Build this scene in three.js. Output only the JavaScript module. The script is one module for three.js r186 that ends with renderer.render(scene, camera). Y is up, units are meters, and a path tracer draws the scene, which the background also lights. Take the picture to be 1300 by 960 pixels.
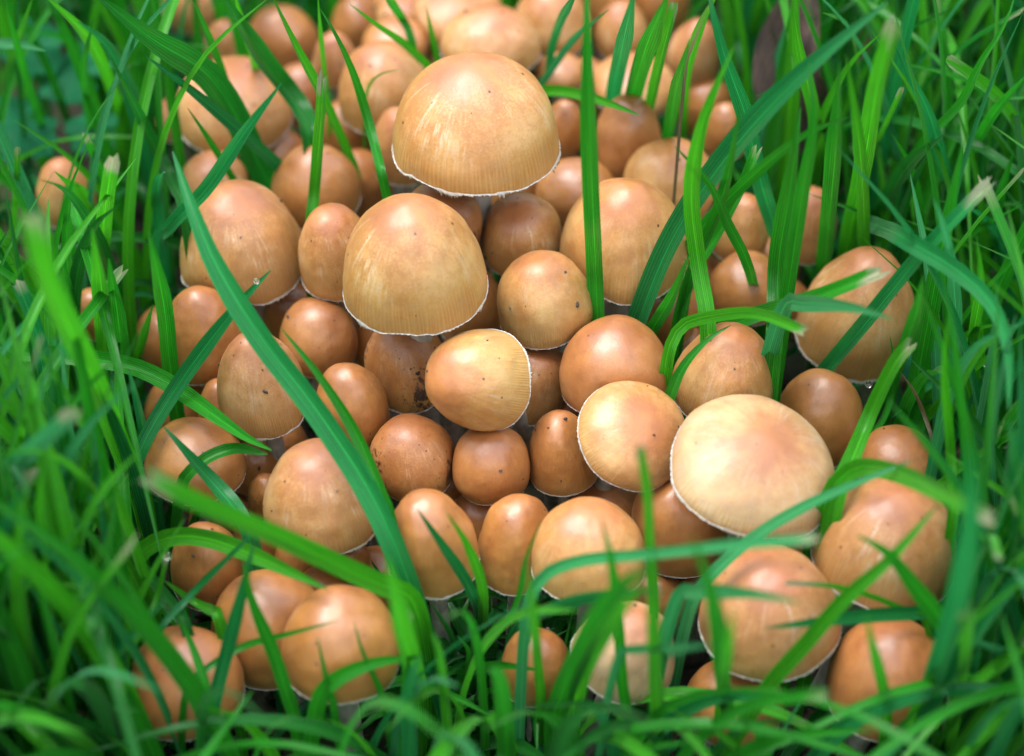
import * as THREE from 'three';
import { mergeGeometries } from 'three/addons/utils/BufferGeometryUtils.js';

// ------------------------------------------------------------------ camera, sky, sun, exposure
const scene = new THREE.Scene();
const FOV = 18, PITCH = 46 * Math.PI / 180, DIST = 0.42, W = 1300, H = 960;
const camera = new THREE.PerspectiveCamera(FOV, 1024 / 756, 0.02, 200);
const AIM = new THREE.Vector3(0, 0.03, 0);
camera.position.set(AIM.x, AIM.y + DIST * Math.sin(PITCH), AIM.z + DIST * Math.cos(PITCH));
camera.lookAt(AIM);
camera.updateMatrixWorld();
camera.focus = 0.393;
camera.userData.fStop = 10;
scene.add(camera);

{ // overcast sky: three times brighter overhead than at the horizon, the same all round
  const w = 64, h = 32, d = new Float32Array(w * h * 4);
  for (let j = 0; j < h; j++) for (let i = 0; i < w; i++) {
    const el = ((j + 0.5) / h - 0.5) * Math.PI, s = Math.max(0, Math.sin(el));
    const L = el >= 0 ? (1 + 2 * s) / 3 : 0.33;
    const k = (j * w + i) * 4;
    d[k] = 0.66 * L; d[k + 1] = 0.73 * L; d[k + 2] = 0.85 * L; d[k + 3] = 1;
  }
  const t = new THREE.DataTexture(d, w, h, THREE.RGBAFormat, THREE.FloatType);
  t.mapping = THREE.EquirectangularReflectionMapping;
  t.magFilter = THREE.LinearFilter; t.minFilter = THREE.LinearFilter; t.needsUpdate = true;
  scene.background = t; scene.environment = t;
}
const sun = new THREE.DirectionalLight(new THREE.Color(1, 0.99, 0.96), 1.25);
sun.position.set(-0.30, 0.92, -0.22).multiplyScalar(2);
sun.castShadow = true; sun.shadow.radius = 68;
sun.shadow.mapSize.set(2048, 2048);
Object.assign(sun.shadow.camera, { left: -0.4, right: 0.4, top: 0.4, bottom: -0.4, near: 0.1, far: 5 });
scene.add(sun, sun.target);

const renderer = new THREE.WebGLRenderer({ antialias: true });
renderer.setSize(1024, 756);
renderer.toneMapping = THREE.LinearToneMapping;
renderer.toneMappingExposure = 3.95;
renderer.shadowMap.enabled = true;

// ------------------------------------------------------------------ helpers
let seed = 20240611;
const rnd = () => { seed = (seed + 0x6D2B79F5) | 0; let t = Math.imul(seed ^ (seed >>> 15), 1 | seed); t = (t + Math.imul(t ^ (t >>> 7), 61 | t)) ^ t; return ((t ^ (t >>> 14)) >>> 0) / 4294967296; };
const rr = (a, b) => a + (b - a) * rnd();
const V = (x, y, z) => new THREE.Vector3(x, y, z);
const mix = (a, b, t) => a + (b - a) * t;
const clamp = (x, a = 0, b = 1) => Math.min(b, Math.max(a, x));
const smooth = (a, b, x) => { const t = clamp((x - a) / (b - a)); return t * t * (3 - 2 * t); };
const hash3 = (x, y, z) => { let h = Math.imul(x, 374761393) ^ Math.imul(y, 668265263) ^ Math.imul(z, 2147483647 - 1274126177); h = Math.imul(h ^ (h >>> 13), 1274126177); return ((h ^ (h >>> 16)) >>> 0) / 4294967296; };
function noise3(x, y, z) {
  const X = Math.floor(x), Y = Math.floor(y), Z = Math.floor(z);
  let fx = x - X, fy = y - Y, fz = z - Z;
  fx = fx * fx * (3 - 2 * fx); fy = fy * fy * (3 - 2 * fy); fz = fz * fz * (3 - 2 * fz);
  const a = mix(mix(hash3(X, Y, Z), hash3(X + 1, Y, Z), fx), mix(hash3(X, Y + 1, Z), hash3(X + 1, Y + 1, Z), fx), fy);
  const b = mix(mix(hash3(X, Y, Z + 1), hash3(X + 1, Y, Z + 1), fx), mix(hash3(X, Y + 1, Z + 1), hash3(X + 1, Y + 1, Z + 1), fx), fy);
  return mix(a, b, fz) * 2 - 1;
}
const fbm = (x, y, z, o = 4) => { let s = 0, a = 0.55; for (let i = 0; i < o; i++) { s += a * noise3(x, y, z); x = x * 2.03 + 7.1; y = y * 2.03 + 3.7; z = z * 2.03 + 1.3; a *= 0.5; } return s; };

// the lens as numbers: a pixel of the 1300 x 960 photograph gives a direction, a height or depth gives the place along it
const CR = V(1, 0, 0).applyQuaternion(camera.quaternion), CU = V(0, 1, 0).applyQuaternion(camera.quaternion), CF = V(0, 0, -1).applyQuaternion(camera.quaternion);
const FPX = (H / 2) / Math.tan(FOV * Math.PI / 360), EYE = camera.position.clone();
const ray = (px, py) => CF.clone().addScaledVector(CR, (px - W / 2) / FPX).addScaledVector(CU, (H / 2 - py) / FPX);
const atDepth = (px, py, d) => EYE.clone().addScaledVector(ray(px, py), d);
const depthOfHeight = (px, py, h) => (h - EYE.y) / ray(px, py).y;
const atHeight = (px, py, h) => atDepth(px, py, depthOfHeight(px, py, h));
const project = (p) => { const q = p.clone().sub(EYE), d = q.dot(CF); return [W / 2 + q.dot(CR) / d * FPX, H / 2 - q.dot(CU) / d * FPX, d]; };

const taken = {};
function named(o, name) { const n = taken[name] = (taken[name] ?? -1) + 1; o.name = n ? `${name}_${String(n).padStart(3, '0')}` : name; return o; }
function add(o, name, label, category, group, kind) {
  named(o, name);
  if (label) o.userData.label = label;
  if (category) o.userData.category = category;
  if (group) o.userData.group = group;
  if (kind) o.userData.kind = kind;
  o.traverse((m) => { if (m.isMesh) { m.castShadow = true; m.receiveShadow = true; } });
  scene.add(o);
  return o;
}
function part(parent, name, geo, mat, label) { const m = new THREE.Mesh(geo, mat); m.name = name; if (label) m.userData.label = label; m.castShadow = m.receiveShadow = true; parent.add(m); return m; }
function grid(nu, nv, f) { // indexed sheet of (nu+1) x (nv+1) points; f(i/nu, j/nv) -> [x, y, z, u, v]
  const P = [], U = [], I = [];
  for (let j = 0; j <= nv; j++) for (let i = 0; i <= nu; i++) { const a = f(i / nu, j / nv); P.push(a[0], a[1], a[2]); U.push(a[3] ?? i / nu, a[4] ?? j / nv); }
  for (let j = 0; j < nv; j++) for (let i = 0; i < nu; i++) { const a = j * (nu + 1) + i, b = a + 1, c = a + nu + 1, d = c + 1; I.push(a, c, b, b, c, d); }
  const g = new THREE.BufferGeometry();
  g.setAttribute('position', new THREE.Float32BufferAttribute(P, 3));
  g.setAttribute('uv', new THREE.Float32BufferAttribute(U, 2));
  g.setIndex(I); g.computeVertexNormals();
  return g;
}
function weldSeam(g, nu, nv) { // one normal for both sides of a closed seam
  const n = g.attributes.normal;
  for (let j = 0; j <= nv; j++) { const a = j * (nu + 1), b = a + nu; const v = V(n.getX(a) + n.getX(b), n.getY(a) + n.getY(b), n.getZ(a) + n.getZ(b)).normalize(); n.setXYZ(a, v.x, v.y, v.z); n.setXYZ(b, v.x, v.y, v.z); }
  return g;
}
function dataTex(w, h, f, srgb) {
  const d = new Uint8Array(w * h * 4);
  for (let j = 0; j < h; j++) for (let i = 0; i < w; i++) { const c = f((i + 0.5) / w, (j + 0.5) / h, i, j), k = (j * w + i) * 4; d[k] = clamp(c[0], 0, 255); d[k + 1] = clamp(c[1], 0, 255); d[k + 2] = clamp(c[2], 0, 255); d[k + 3] = 255; }
  const t = new THREE.DataTexture(d, w, h, THREE.RGBAFormat);
  t.wrapS = t.wrapT = THREE.RepeatWrapping; t.magFilter = THREE.LinearFilter; t.minFilter = THREE.LinearMipmapLinearFilter; t.generateMipmaps = true;
  if (srgb) t.colorSpace = THREE.SRGBColorSpace;
  t.needsUpdate = true;
  return t;
}

// ------------------------------------------------------------------ materials
// Cap skin. u runs round the cap, v from the boss at the top to the rim. The pigment is the mushroom's own: russet boss, tan flesh,
// ochre margin where the skin is thin over the gills, with radial striae, mica flecks and specks of soil.
const CAP = {
  a: { c: [[180, 116, 64], [193, 130, 69], [199, 146, 85]], m: [0.66, 1.0], str: 0.82, sAmp: 0.04, fleck: 0.18, dirt: 7 },
  t: { c: [[187, 119, 71], [200, 141, 79], [208, 165, 101]], m: [0.46, 0.9], str: 0.6, sAmp: 0.10, fleck: 0.85, dirt: 9 },
  h: { c: [[193, 125, 71], [207, 149, 82], [217, 177, 110]], m: [0.45, 0.9], str: 0.6, sAmp: 0.09, fleck: 0.6, dirt: 4 },
  c: { c: [[190, 130, 84], [208, 165, 112], [222, 196, 146]], m: [0.42, 0.85], str: 0.6, sAmp: 0.09, fleck: 0.6, dirt: 3 },
  s: { c: [[164, 103, 58], [180, 120, 66], [190, 148, 86]], m: [0.6, 0.95], str: 0.6, sAmp: 0.09, fleck: 0.45, dirt: 8, smear: 1 },
};
const capMaps = {};
{
  let vi = 0;
  for (const [key, q] of Object.entries(CAP)) {
    const o = 11.3 * ++vi, specks = [];
    for (let i = 0; i < q.dirt; i++) { // soil specks
      const u = rnd(), s = rr(0.12, 0.95);
      specks.push([Math.sin(s * 1.75) * Math.cos(u * 6.2832), Math.cos(s * 1.75), Math.sin(s * 1.75) * Math.sin(u * 6.2832), rr(0.01, 0.026)]);
    }
    const w = 832, h = 416, shape = (u, s) => {
      const ph = u * Math.PI * 2, th = s * 1.75, x = Math.sin(th) * Math.cos(ph), y = Math.cos(th), z = Math.sin(th) * Math.sin(ph);
      const rad = smooth(0.08, 0.4, s);
      const streak = rad * fbm(Math.cos(ph) * 9 + o, Math.sin(ph) * 9, s * 1.6 + o, 3);
      const wob = noise3(Math.cos(ph) * 22 + o, Math.sin(ph) * 22, s * 3);
      const st = Math.pow(0.5 + 0.5 * Math.sin(ph * 118 + wob * 3.4), 1.3) * smooth(q.str, q.str + 0.3, s + streak * 0.12);
      return { x, y, z, streak, st, rad, ph };
    };
    const map = dataTex(w, h, (u, s) => {
      const { x, y, z, streak, st, rad, ph } = shape(u, s);
      const n1 = fbm(x * 2.2 + o, y * 2.2, z * 2.2, 4), n2 = fbm(x * 9 + o, y * 9 + 4, z * 9, 3), n3 = noise3(x * 46, y * 46 + o, z * 46), n4 = noise3(x * 95, y * 95 + o, z * 95);
      const t = s + 0.16 * n1 + 0.10 * streak;
      const k1 = smooth(0.1, 0.5, t), k2 = smooth(q.m[0], q.m[1], t);
      let r = mix(mix(q.c[0][0], q.c[1][0], k1), q.c[2][0], k2), g = mix(mix(q.c[0][1], q.c[1][1], k1), q.c[2][1], k2), b = mix(mix(q.c[0][2], q.c[1][2], k1), q.c[2][2], k2);
      const mott = 1 + 0.05 * n2 + 0.014 * n3 + 0.012 * n4 + 0.09 * n1;
      r *= mott; g *= mott * (1 + 0.02 * n1); b *= mott * (1 - 0.08 * n2);
      const d = 1 - q.sAmp * (0.55 + 0.6 * n2) * (1 - st) * smooth(q.str, q.str + 0.3, s);
      r *= d; g *= d * d; b *= d * d * d;
      // mica flecks: pale veil remains in radial streaks
      const zone = smooth(0.26, 0.42, s) * (1 - smooth(0.62, 0.85, s));
      const f1 = smooth(-0.22, 0.35, fbm(Math.cos(ph) * 3.2 + o, Math.sin(ph) * 3.2, s * 3, 2)), f2 = smooth(-0.12, 0.5, fbm(Math.cos(ph) * 30 + o, Math.sin(ph) * 30, s * 9, 3)) * rad;
      let fl = q.fleck * (0.62 * zone * f1 * f2 + 0.2 * smooth(0.72, 0.95, n4) * (0.3 + zone));
      fl += q.fleck * 0.22 * smooth(0.12, 0.4, s) * (1 - smooth(0.6, 0.95, s)) * smooth(-0.3, 0.5, n1 + 0.7 * n3 + 0.3 * n2);
      r = mix(r, 232, fl); g = mix(g, 212, fl); b = mix(b, 192, fl);
      if (q.smear) { // soil rubbed into the skin in blotches
        const blot = Math.exp(-((x - 0.7) ** 2 + (y - 0.15) ** 2 + (z - 0.65) ** 2) / 0.12) + Math.exp(-((x + 0.8) ** 2 + (y - 0.2) ** 2 + (z - 0.4) ** 2) / 0.1) + 0.8 * Math.exp(-((x - 0.2) ** 2 + (y - 0.5) ** 2 + (z + 0.8) ** 2) / 0.1);
        const a = 0.85 * smooth(0.35, 0.75, blot * 0.75 + 0.9 * fbm(x * 16 + o, y * 16, z * 16, 3) - 0.05 + 0.2 * n4);
        r = mix(r, 58, a); g = mix(g, 44, a); b = mix(b, 38, a);
      }
      for (const p of specks) { const e = (x - p[0]) ** 2 + (y - p[1]) ** 2 + (z - p[2]) ** 2, R = p[3] * (1 + 0.5 * n3 + 0.4 * n4); if (e < R * R) { const a = 0.8 * smooth(R * R, R * R * 0.3, e); r = mix(r, 52, a); g = mix(g, 38, a); b = mix(b, 32, a); } }
      return [r, g, b];
    }, true);
    const bump = dataTex(w, h, (u, s) => {
      const { x, y, z, streak, st } = shape(u, s);
      const v = 120 + 34 * fbm(x * 5 + o, y * 5, z * 5, 3) + 7 * noise3(x * 60, y * 60, z * 60) + 26 * streak + 60 * st * q.sAmp * 5;
      return [v, v, v];
    });
    const rough = dataTex(320, 160, (u, s) => {
      const { x, y, z, streak } = shape(u, s);
      const v = 180 + 45 * fbm(x * 4 + o, y * 4, z * 4, 4) + 40 * streak + 25 * noise3(x * 40, y * 40, z * 40);
      return [v, v, v];
    });
    capMaps[key] = { map, bump, rough };
  }
}
const capMat = (key, tint) => new THREE.MeshPhysicalMaterial({ color: tint, map: capMaps[key].map, bumpMap: capMaps[key].bump, bumpScale: 0.0004, roughnessMap: capMaps[key].rough, roughness: { a: 0.55, t: 0.62, h: 0.6, c: 0.72, s: 0.66 }[key], ior: 1.45, clearcoat: { a: 0.75, t: 0.5, h: 0.55, c: 0.3, s: 0.4 }[key], clearcoatRoughness: 0.4 });
const fibreTex = dataTex(128, 256, (u, v) => { const s = fbm(u * 40, v * 3, 2, 3), n = fbm(u * 9, v * 9, 5, 3); const k = 162 + 34 * s + 26 * n; return [k, k * 0.955, k * 0.87]; }, true);
const stemMat = new THREE.MeshStandardMaterial({ map: fibreTex, roughness: 0.75 });
const gillMat = new THREE.MeshStandardMaterial({ color: new THREE.Color().setRGB(0.42, 0.33, 0.24), roughness: 0.85 });
const fringeMat = new THREE.MeshPhysicalMaterial({ color: new THREE.Color().setRGB(0.80, 0.77, 0.70), roughness: 0.95, transmission: 0.35 });

// grass: parallel veins along the blade, mottled
const bladeTex = dataTex(64, 512, (u, v) => {
  const e = Math.abs(u - 0.5) * 2;
  const vein = Math.pow(0.5 + 0.5 * Math.cos(u * 2 * Math.PI * 9), 2), rib = smooth(0.10, 0.03, e);
  const n = fbm(u * 10, v * 10, 3, 4), s = fbm(u * 34, v * 2.2, 9, 2), cell = noise3(u * 60, v * 260, 4);
  const k = 205 + 24 * n + 22 * s - 36 * vein + 40 * rib + 10 * cell;
  return [k * (1 + 0.10 * n), k, k * (1 - 0.10 * s)];
}, true);
const bladeBump = dataTex(64, 256, (u, v) => { const vein = 0.5 + 0.5 * Math.cos(u * 2 * Math.PI * 9); const k = 100 + 90 * vein + 30 * fbm(u * 20, v * 40, 1, 2); return [k, k, k]; });
const GREEN = { // linear base colours
  b: [0.070, 0.520, 0.012], // bright
  g: [0.030, 0.410, 0.014], // mid
  d: [0.014, 0.250, 0.018], // deep
  t: [0.018, 0.340, 0.068], // bluish
  p: [0.055, 0.440, 0.125], // pale bluish
  y: [0.300, 0.235, 0.110], // dry
};
const bladeMats = {};
for (const [k, c] of Object.entries(GREEN)) bladeMats[k] = [0.88, 1.0, 1.14].map((f) => new THREE.MeshPhysicalMaterial({ color: new THREE.Color().setRGB(c[0] * f, c[1] * f, c[2] * f), vertexColors: true, map: bladeTex, bumpMap: bladeBump, bumpScale: 0.00010, roughness: 1, specularIntensity: 0.12, transmission: 0.48, clearcoat: 0.42, clearcoatRoughness: 0.26, side: THREE.DoubleSide }));

// ------------------------------------------------------------------ ground
{
  const soil = dataTex(512, 512, (u, v) => { const t = (s) => [Math.cos(u * 6.2832) * s, Math.sin(u * 6.2832) * s + v * 0]; const a = fbm(u * 18, v * 18, 1, 5), b = fbm(u * 60, v * 60, 5, 3), m = smooth(0.05, 0.5, fbm(u * 9, v * 9, 8, 3)); const k = 1 + 0.5 * a + 0.35 * b; return [mix(52, 44, m) * k, mix(40, 52, m) * k, mix(30, 26, m) * k]; }, true);
  const bump = dataTex(512, 512, (u, v) => { const k = 128 + 110 * fbm(u * 30, v * 30, 2, 5); return [k, k, k]; });
  const mat = new THREE.MeshStandardMaterial({ map: soil, bumpMap: bump, bumpScale: 0.004, roughness: 0.95 });
  const N = 160, g = grid(N, N, (a, b) => { // fine in the middle, out to the horizon at the edges
    const q = (s) => { const k = s * 2 - 1; return Math.sign(k) * (Math.abs(k) * 0.5 + 60 * Math.pow(Math.abs(k), 9)); };
    const x = q(a), z = q(1 - b);
    const near = 1 - smooth(0.5, 2, Math.hypot(x, z));
    return [x, near * (0.003 * fbm(x * 30, z * 30, 4, 3)) - 0.001, z, x / 0.3, z / 0.3];
  });
  const n = g.attributes.normal; if (n.getY(0) < 0) { const i = g.index.array; for (let k = 0; k < i.length; k += 3) { const t = i[k]; i[k] = i[k + 1]; i[k + 1] = t; } g.computeVertexNormals(); }
  add(new THREE.Mesh(g, mat), 'ground', 'dark damp soil under the grass and mushrooms', 'ground', null, 'structure');
}

// ------------------------------------------------------------------ mushrooms
// [left, top, right, bottom of the cap in the photograph, skin, wrap of the cap past its top in degrees, conical share, rise towards the lens in mm, lean, lean back, label]
const HID = 'small tan mushroom cap half hidden among the grass stalks', BACK = 'rounded tan mushroom cap crowded at the back of the clump', DEEP = 'small amber button cap sunk deep between larger caps';
const MUSH = [
  [503, 75, 703, 250, 't', 93, .06, 28, -.02, .1, 'largest honey tan bell cap standing above the back of the clump'],
  [563, 5, 681, 104, 't', 100, .08, 6, .03, .1, 'egg shaped tan cap peeking out behind the largest bell cap'],
  [432, 57, 548, 172, 't', 100, .05, 0, -.1, .1, 'russet tan cap with the small curled grass shoot in front'],
  [463, 20, 545, 90, 'a', 105, 0, -4, 0, 0, BACK],
  [470, -18, 526, 42, 'a', 105, 0, -4, 0, 0, BACK],
  [522, -28, 636, 62, 't', 104, -.06, -2, 0, 0, BACK],
  [652, -18, 746, 76, 't', 104, -.06, -2, 0, 0, BACK],
  [680, 66, 741, 118, 'a', 110, 0, -4, 0, 0, BACK],
  [755, 5, 822, 78, 't', 104, -.06, -4, 0, 0, BACK],
  [752, 66, 856, 152, 't', 104, -.06, -8, .1, 0, BACK],
  [845, 28, 912, 112, 't', 105, .1, -4, .1, 0, HID],
  [475, 122, 552, 256, 't', 103, -.08, -2, -.1, 0, 'tall narrow tan cap tucked behind the largest bell cap'],
  [348, 185, 456, 292, 'a', 108, 0, 0, -.1, 0, 'amber cap behind the cut upright grass blade'],
  [508, 229, 611, 347, 's', 110, 0, 10, .1, .1, 'cap with a black soil smear just under the largest bell cap'],
  [611, 248, 713, 352, 't', 112, 0, 8, -.05, .02, 'round glossy tan cap below the rim of the largest bell cap'],
  [686, 126, 742, 206, 'a', 108, 0, -6, .1, 0, DEEP],
  [753, 126, 839, 232, 'a', 105, .08, 0, .02, .08, 'pointed amber cap just behind the pale cap with black flecks'],
  [683, 200, 782, 292, 'a', 110, 0, -4, 0, 0, 'amber cap crossed by the tall upright grass blade'],
  [790, 178, 908, 288, 'h', 102, .06, 4, .1, .1, 'smooth honey cap beside the crossing diagonal grass blades'],
  [714, 233, 866, 384, 'h', 94, .04, 12, .04, 0, 'pale honey bell cap with small black flecks beside upright blade'],
  [440, 253, 612, 423, 't', 95, .03, 26, -.04, .06, 'broad honey bell cap frosted white in the middle of the clump'],
  [381, 253, 480, 394, 't', 98, -.08, 8, -.12, 0, 'oval tan cap touching the broad frosted bell cap'],
  [233, 237, 386, 390, 't', 95, .03, 10, -.06, .02, 'wide tan bell cap with fine striped margin under long blade'],
  [633, 321, 752, 442, 'h', 104, .02, 10, -.12, .12, 'smooth honey egg cap near the tip of the upright blade'],
  [544, 420, 671, 544, 'h', 98, -.14, 14, -.95, -.85, 'honey cap tipped over sideways showing its white frayed rim'],
  [618, 428, 719, 537, 't', 96, 0, -6, .25, .02, 'striped tan cap lying under the tipped over honey cap'],
  [714, 404, 847, 530, 'a', 106, .0, 12, -.05, .2, 'large glossy amber dome above the ragged rimmed cap'],
  [738, 486, 871, 618, 'h', 97, 0, 9, .42, -.34, 'honey cap with ragged white rim leaning to the pale cap'],
  [855, 509, 1056, 676, 'c', 92, .16, 22, .2, -.06, 'largest cream bell cap with striped margin and russet boss'],
  [857, 413, 983, 544, 't', 102, .06, 12, .08, .06, 'conical tan cap directly behind the large cream bell cap'],
  [982, 471, 1091, 592, 'a', 106, .06, 0, .1, .06, 'plain amber cap touching the large cream bell cap'],
  [1013, 321, 1155, 480, 't', 96, .06, 2, .1, .02, 'large tan bell cap standing apart behind crossing grass blades'],
  [900, 322, 992, 412, 'a', 105, 0, -2, .05, 0, 'amber cap with a slanting grass blade across its front'],
  [1088, 542, 1187, 632, 'a', 105, 0, 2, .1, .05, 'amber cap under the arching blade with a dried tip'],
  [1035, 607, 1207, 768, 't', 93, .08, 16, .1, .08, 'russet topped bell cap frosted with pale streaks among blades'],
  [892, 695, 1060, 852, 't', 94, .03, 8, -.05, .06, 'wide tan bell cap striped at margin below large cream cap'],
  [1052, 783, 1197, 935, 'a', 104, .05, 4, .05, .08, 'big amber cap below the frosted russet topped bell cap'],
  [873, 834, 992, 945, 'a', 103, -.06, -4, .1, 0, 'amber cap beneath the rim of the wide striped bell'],
  [680, 632, 818, 760, 'h', 97, -.06, 6, -.04, .12, 'glossy honey egg cap behind the pale arching grass blade'],
  [606, 619, 708, 757, 'a', 95, -.2, 3, .03, .1, 'amber egg cap with thin white rim between two others'],
  [493, 615, 606, 760, 'a', 95, -.2, 4, -.08, .1, 'amber egg cap with a dark soil smudge near its rim'],
  [472, 528, 578, 634, 's', 116, 0, 0, -.15, .1, 'round brown button cap dusted with dark soil crumbs'],
  [575, 540, 672, 640, 'a', 122, 0, 0, .03, .1, 'round plain amber button cap between two similar buttons'],
  [672, 520, 758, 629, 'a', 100, -.15, 0, -.1, .06, 'amber button cap with shaggy white rim by ragged honey cap'],
  [805, 588, 930, 728, 'a', 105, -.06, -2, -.1, .1, 'glossy amber cap wedged underneath the large cream bell cap'],
  [722, 608, 812, 672, 'a', 108, 0, -12, 0, 0, 'shadowed amber cap sunk behind the glossy honey egg cap'],
  [466, 408, 573, 520, 's', 98, 0, -2, -.15, .02, 'dirty brown cap with soil crusted rim under frosted bell cap'],
  [403, 462, 493, 572, 'a', 112, -.06, 2, -.08, .1, 'amber button cap pressed against the dirty brown cap'],
  [355, 379, 453, 478, 'a', 112, -.06, -2, .1, .12, 'amber button with a small dark pit below the oval cap'],
  [450, 398, 506, 472, 'a', 112, -.06, -12, 0, 0, DEEP],
  [558, 343, 637, 440, 'a', 110, 0, -12, .1, 0, DEEP],
  [280, 424, 389, 553, 't', 99, .02, 8, -.1, .06, 'tan cap with white frayed rim crossed by the long blade'],
  [216, 365, 316, 492, 'a', 102, -.05, 0, -.1, .04, 'amber cap underneath the wide striped bell cap'],
  [254, 478, 322, 572, 'a', 108, 0, -8, -.1, 0, DEEP],
  [188, 532, 308, 636, 'a', 98, .03, 2, .12, .04, 'amber cap behind two crossing dark green blades'],
  [340, 559, 485, 697, 't', 98, .03, 8, -.06, .06, 'large tan cap with pale rim beneath the long diagonal blade'],
  [316, 594, 362, 664, 'a', 108, 0, -10, 0, 0, DEEP],
  [220, 662, 312, 772, 'a', 105, -.06, 0, 0, 0, 'shaded amber cap behind the looping arched grass blade'],
  [274, 724, 416, 868, 'a', 104, .02, 2, -.1, .06, 'amber cap crossed by two blades meeting in a point'],
  [362, 745, 504, 886, 'a', 106, .03, 6, .02, .14, 'big glossy amber cap touching the long diagonal blade'],
  [165, 797, 308, 930, 'a', 106, .02, 4, -.1, .1, 'low amber cap with one short blade standing before it'],
  [728, 764, 852, 884, 'c', 92, .02, 2, .25, .02, 'pale striped cap low among blurred green blades'],
  [638, 795, 724, 894, 'a', 105, -.06, -6, 0, 0, 'dim amber cap low beside the pale striped cap'],
  [424, 684, 470, 738, 'a', 105, -.06, -8, 0, 0, DEEP],
  [227, 75, 368, 198, 't', 100, .03, 2, .05, .02, 'large tan cap behind the broad dark folded blade'],
  [262, 28, 314, 92, 't', 104, 0, 0, 0, 0, HID],
  [231, 193, 313, 268, 't', 102, 0, 0, 0, 0, 'small tan cap crossed by the bluish slanting blade'],
  [50, 205, 120, 290, 't', 104, 0, 0, 0, 0, HID],
  [212, -34, 294, 46, 't', 102, 0, 0, 0, 0, HID],
  [94, 366, 152, 432, 'a', 103, -.06, 0, 0, 0, HID],
  [200, 116, 246, 190, 't', 104, 0, -4, 0, 0, HID],
  [890, 132, 946, 205, 'a', 103, -.06, 0, 0, 0, HID],
  [902, 235, 974, 348, 't', 100, .06, 0, .1, 0, 'upright tan cap striped by crossing green grass blades'],
  [980, 236, 1058, 340, 't', 102, 0, -4, .1, 0, HID],
  [398, 40, 452, 116, 't', 104, 0, -4, 0, 0, HID],
  [820, 372, 880, 440, 'a', 108, 0, -10, 0, 0, DEEP],
  [480, 0, 545, 30, 't', 106, 0, -2, 0, 0, BACK],
];
// buttons seen only as dim patches in the gaps between the others
{
  const hull = [[230, 70], [400, 30], [560, -20], [830, -20], [890, 110], [970, 230], [1000, 420], [1075, 560], [1030, 690], [900, 800], [800, 760], [640, 760], [500, 750], [430, 760], [300, 800], [215, 690], [200, 640], [195, 540], [215, 400], [330, 300], [230, 200]];
  const inHull = (x, y) => { let c = false; for (let i = 0, j = hull.length - 1; i < hull.length; j = i++) { const [a, b] = hull[i], [p, q] = hull[j]; if ((b > y) !== (q > y) && x < (p - a) * (y - b) / (q - b) + a) c = !c; } return c; };
  const own = MUSH.length, cover = (x, y) => MUSH.some((m) => ((x - (m[0] + m[2]) / 2) / ((m[2] - m[0]) / 2)) ** 2 + ((y - (m[1] + m[3]) / 2) / ((m[3] - m[1]) / 2)) ** 2 < 1);
  for (let k = 0; k < 4000 && MUSH.length < own + 38; k++) {
    const x = rr(190, 1080), y = rr(-20, 780);
    if (!inHull(x, y) || cover(x, y)) continue;
    const r = rr(34, 44), yy = y + 4;
    MUSH.push([x - r, yy - r, x + r, yy + r * 1.15, 'a', 112, -.06, -17, rr(-.2, .2), rr(-.1, .1), DEEP]);
  }
}
const MC = [];
const clumpMid = atHeight(620, 430, 0.0);
function mound(x, z) { const dx = (x - clumpMid.x) / 0.075, dz = (z - clumpMid.z + 0.01) / 0.10; return 0.026 + 0.022 * Math.exp(-(dx * dx + dz * dz)); }
const profile = (s, wrap, cone, k) => { const th = s * wrap * Math.PI / 180; const r = Math.pow(Math.sin(Math.min(th, Math.PI / 2)), 1 + cone) * (th > Math.PI / 2 ? Math.sin(th) : 1); return [r, k * (th > Math.PI / 2 ? Math.cos(th) * 0.85 : Math.cos(th))]; };
for (const m of MUSH) {
  const [L, T, R, B, skin, wrap, cone, lift, lx, lb, label] = m;
  const cx = (L + R) / 2, cy = (T + B) / 2, w = (R - L) * 1.05, h = (B - T) * 1.05;
  const ax = CU.clone().multiplyScalar(Math.cos(PITCH)).addScaledVector(CF, -Math.sin(PITCH)); // straight up
  ax.addScaledVector(CR, lx).add(V(0, 0, 0.04 - lb)).normalize();
  const a3 = [ax.dot(CR), ax.dot(CU)];
  // height of the cap over its radius, so that its outline has the photograph's height over width
  const box = (k) => { // outline of the leaning solid of revolution, seen square on
    let x0 = 9, x1 = -9, y0 = 9, y1 = -9; const q = new THREE.Quaternion().setFromUnitVectors(V(0, 1, 0), ax), p = V();
    for (let i = 0; i <= 24; i++) { const [r, y] = profile(i / 24, wrap, cone, k); for (let j = 0; j < 36; j++) { const f = j / 36 * 6.2832; p.set(r * Math.cos(f), y, r * Math.sin(f)).applyQuaternion(q); const X = p.dot(CR), Y = p.dot(CU); x0 = Math.min(x0, X); x1 = Math.max(x1, X); y0 = Math.min(y0, Y); y1 = Math.max(y1, Y); } }
    return [x0, x1, y0, y1];
  };
  let lo = 0.62, hi = 1.9; const ratio = (k) => { const b = box(k); return (b[3] - b[2]) / (b[1] - b[0]); }, grows = ratio(hi) > ratio(lo); // a cap lying on its side grows wider, not taller, with its height
  for (let i = 0; i < 18; i++) { const k = (lo + hi) / 2; if ((ratio(k) > h / w) === grows) hi = k; else lo = k; }
  const k = (lo + hi) / 2, b = box(k);
  let d = 0.42; for (let i = 0; i < 12; i++) { const p = atDepth(cx, cy, d); d = mix(d, depthOfHeight(cx, cy, mound(p.x, p.z)), 0.6); }
  MC.push({ cx, cy, w, h, skin, wrap, cone, k, b, ax, label, d: d - lift / 1000, rpx: (w + h) / 4 });
}
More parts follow.
